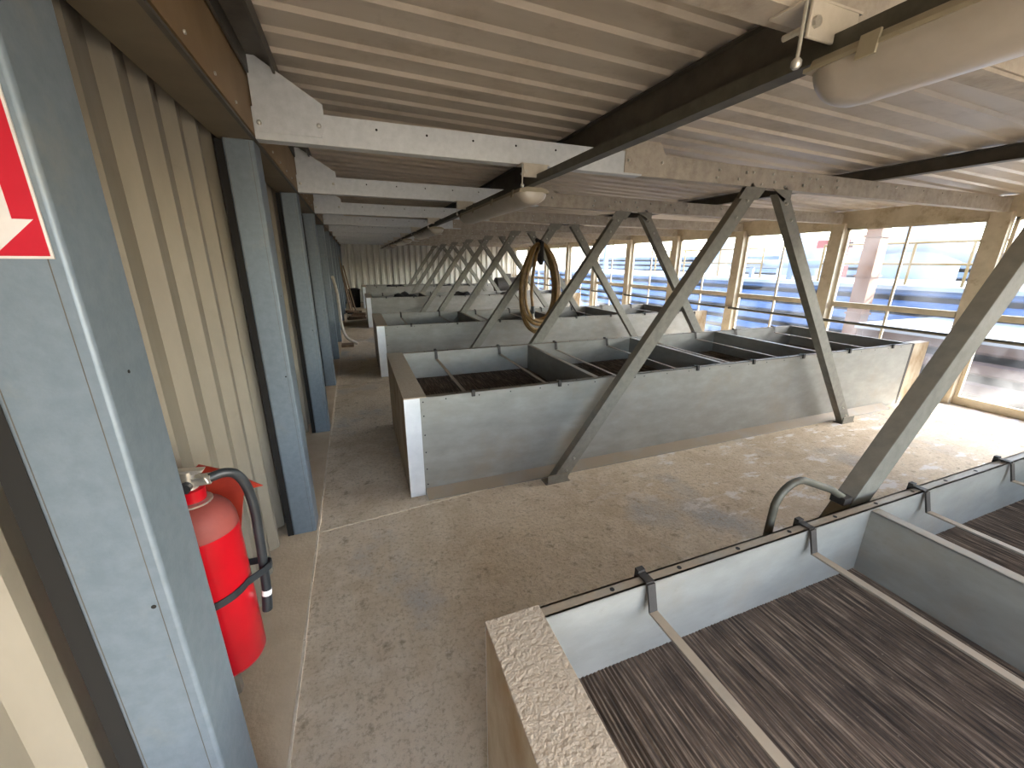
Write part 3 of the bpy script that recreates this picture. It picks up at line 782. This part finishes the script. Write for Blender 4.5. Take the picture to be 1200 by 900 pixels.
# ================================================================ OUTDOORS
struct(MB().box(-60, 90, -60, 90, -4.4, -4.2).build('yard_ground', M['ground']), 'pale yard ground far below outside', 'ground')
def cladding(x, y0, y1, z0, z1, m, name, label, depth=4, period=.35, cap=None):
    """building with horizontal cladding ribs on the face towards the windows"""
    t = thing(name, (x, (y0+y1)/2, z0), label, 'building')
    pts = trapezoid(z0, z1, period, x+.05, x)
    w = sheet(pts, lambda q: (q[1], y0, q[0]), lambda q: (q[1], y1, q[0]), 0)
    w.box(x+.05, x+depth, y0, y1, z0, z1)
    place(w.build('wall', m, t), t)
    place(MB().box(x-.12, x+depth+.1, y0-.1, y1+.1, z1, z1+.10).build('roof', cap or M['tank_white'], t), t)
    return t
cladding(9.6, -12, 5.0, -4, .35, M['pink_wall'], 'low_shed', 'low pinkish clad shed below the nearest windows', 2.6)
cladding(12.5, 3.2, 30, -4, 1.0, M['blue_wall'], 'blue_shed', 'long pale blue clad shed outside the windows', 5)
cladding(13.0, -14, 2.6, -4, 1.0, M['blue_dark'], 'blue_hall', 'blue hall with a white eaves line, right of the pale shed', 5)
cladding(24, -20, 6.5, -4, 3.4, M['pale_wall'], 'pale_hall', 'tall pale hall in the background outside', 6, .6)
cladding(36, 12, 60, -4, 2.2, M['pale_wall'], 'far_hall', 'distant pale hall seen past the blue shed', 6, .6)
def silo(x, y, r, z1, label):
    t = thing('storage_tank', (x, y, -4), label, 'tank', 'white storage tanks outside')
    MB().lathe((0, 0, 0), [(r, 0), (r, z1+4), (r*.6, z1+4.5), (.1, z1+4.7)], 28).build('shell', M['tank_white'], t, smooth=True)
    for z in (2, 3.4, 4.8): MB().lathe((0, 0, z), [(r, 0), (r+.05, .01), (r+.05, .07), (r, .08)], 28).build('band', M['pale_wall'], t)
silo(19.2, 8.9, 1.1, 2.4, 'white storage tank outside, rightmost of the tanks')
silo(19.0, 12.8, 1.0, 2.1, 'white storage tank outside, in the middle of the tanks')
silo(22.5, 20.5, 1.0, 2.3, 'white storage tank outside, leftmost of the tanks')
st = thing('tan_stack', (11.6, 6.25, -4), 'tan vertical duct outside the second window', 'duct')
MB().box(-.16, .16, -.16, .16, 0, 6.6).build('shaft', M['tan_stack'], st)
for z in (4.4, 5.3, 6.2): MB().box(-.19, .19, -.19, .19, z, z+.05).build('flange', M['tan_stack'], st)
st2 = thing('red_gantry', (18.0, 10.6, -4), 'red steel gantry outside, behind the fourth window', 'gantry')
MB().box(-.12, .12, -.12, .12, 0, 6.4).build('post', M['red_beam'], st2); MB().box(-.12, .12, -.12, 1.1, 6.2, 6.5).build('beam', M['red_beam'], st2)
def guard(x, y0, y1, z, label):
    t = thing('guard_rail', (x, y0, z), label, 'railing', 'yellow guard rails outside')
    n = max(2, int((y1-y0)/.9))
    for i in range(n+1):
        MB().cyl((0, (y1-y0)*i/n, 0), (0, (y1-y0)*i/n, 1.0), .03, 8).build('post', M['yellow'], t)
    for h in (.5, 1.0): MB().cyl((0, 0, h), (0, y1-y0, h), .03, 8).build('rail', M['yellow'], t)
guard(12.9, 4.0, 8.2, 1.1, 'yellow guard rail on the blue shed roof, nearest one')
guard(13.4, 10.5, 16, 1.1, 'yellow guard rail farther along the blue shed roof')
pp = thing('roof_pipe', (13.6, 4.0, 1.1), 'white pipe run on the blue shed roof', 'pipe')
MB().tube(catmull([(0, -1, .25), (0, 1, .55), (0, 2.0, .9), (0, 3.2, .85), (0, 4.5, .5), (0, 8, .5)]), .14, 12).build('pipe', M['tank_white'], pp, smooth=True)
for y in (.2, 4.5, 7): MB().box(-.06, .06, y-.06, y+.06, 0, .5).build('support', M['pale_wall'], pp)

sun_blk = thing('sun_blocker', (13.3, 9, 1.1), 'added sun blocker on posts above the blue sheds, beyond the window tops', 'sun blocker')  # added above the window tops only to keep sun off the upper panes
place(MB().box(12.8, 13.8, -4.5, 30, 4.95, 6.2).build('casing', M['pale_wall'], sun_blk), sun_blk)
place(MB().box(12.75, 12.85, -4.5, 30, 4.66, 4.74).build('sun_blocker_slat', M['pale_wall'], sun_blk), sun_blk)  # added slat under the slab, breaks the sun into streaks
for y in (-4, 0, 9.3, 20, 28):
    place(MB().box(13.2, 13.4, y-.1, y+.1, 1.1, 4.96).build('post', M['pale_wall'], sun_blk), sun_blk)
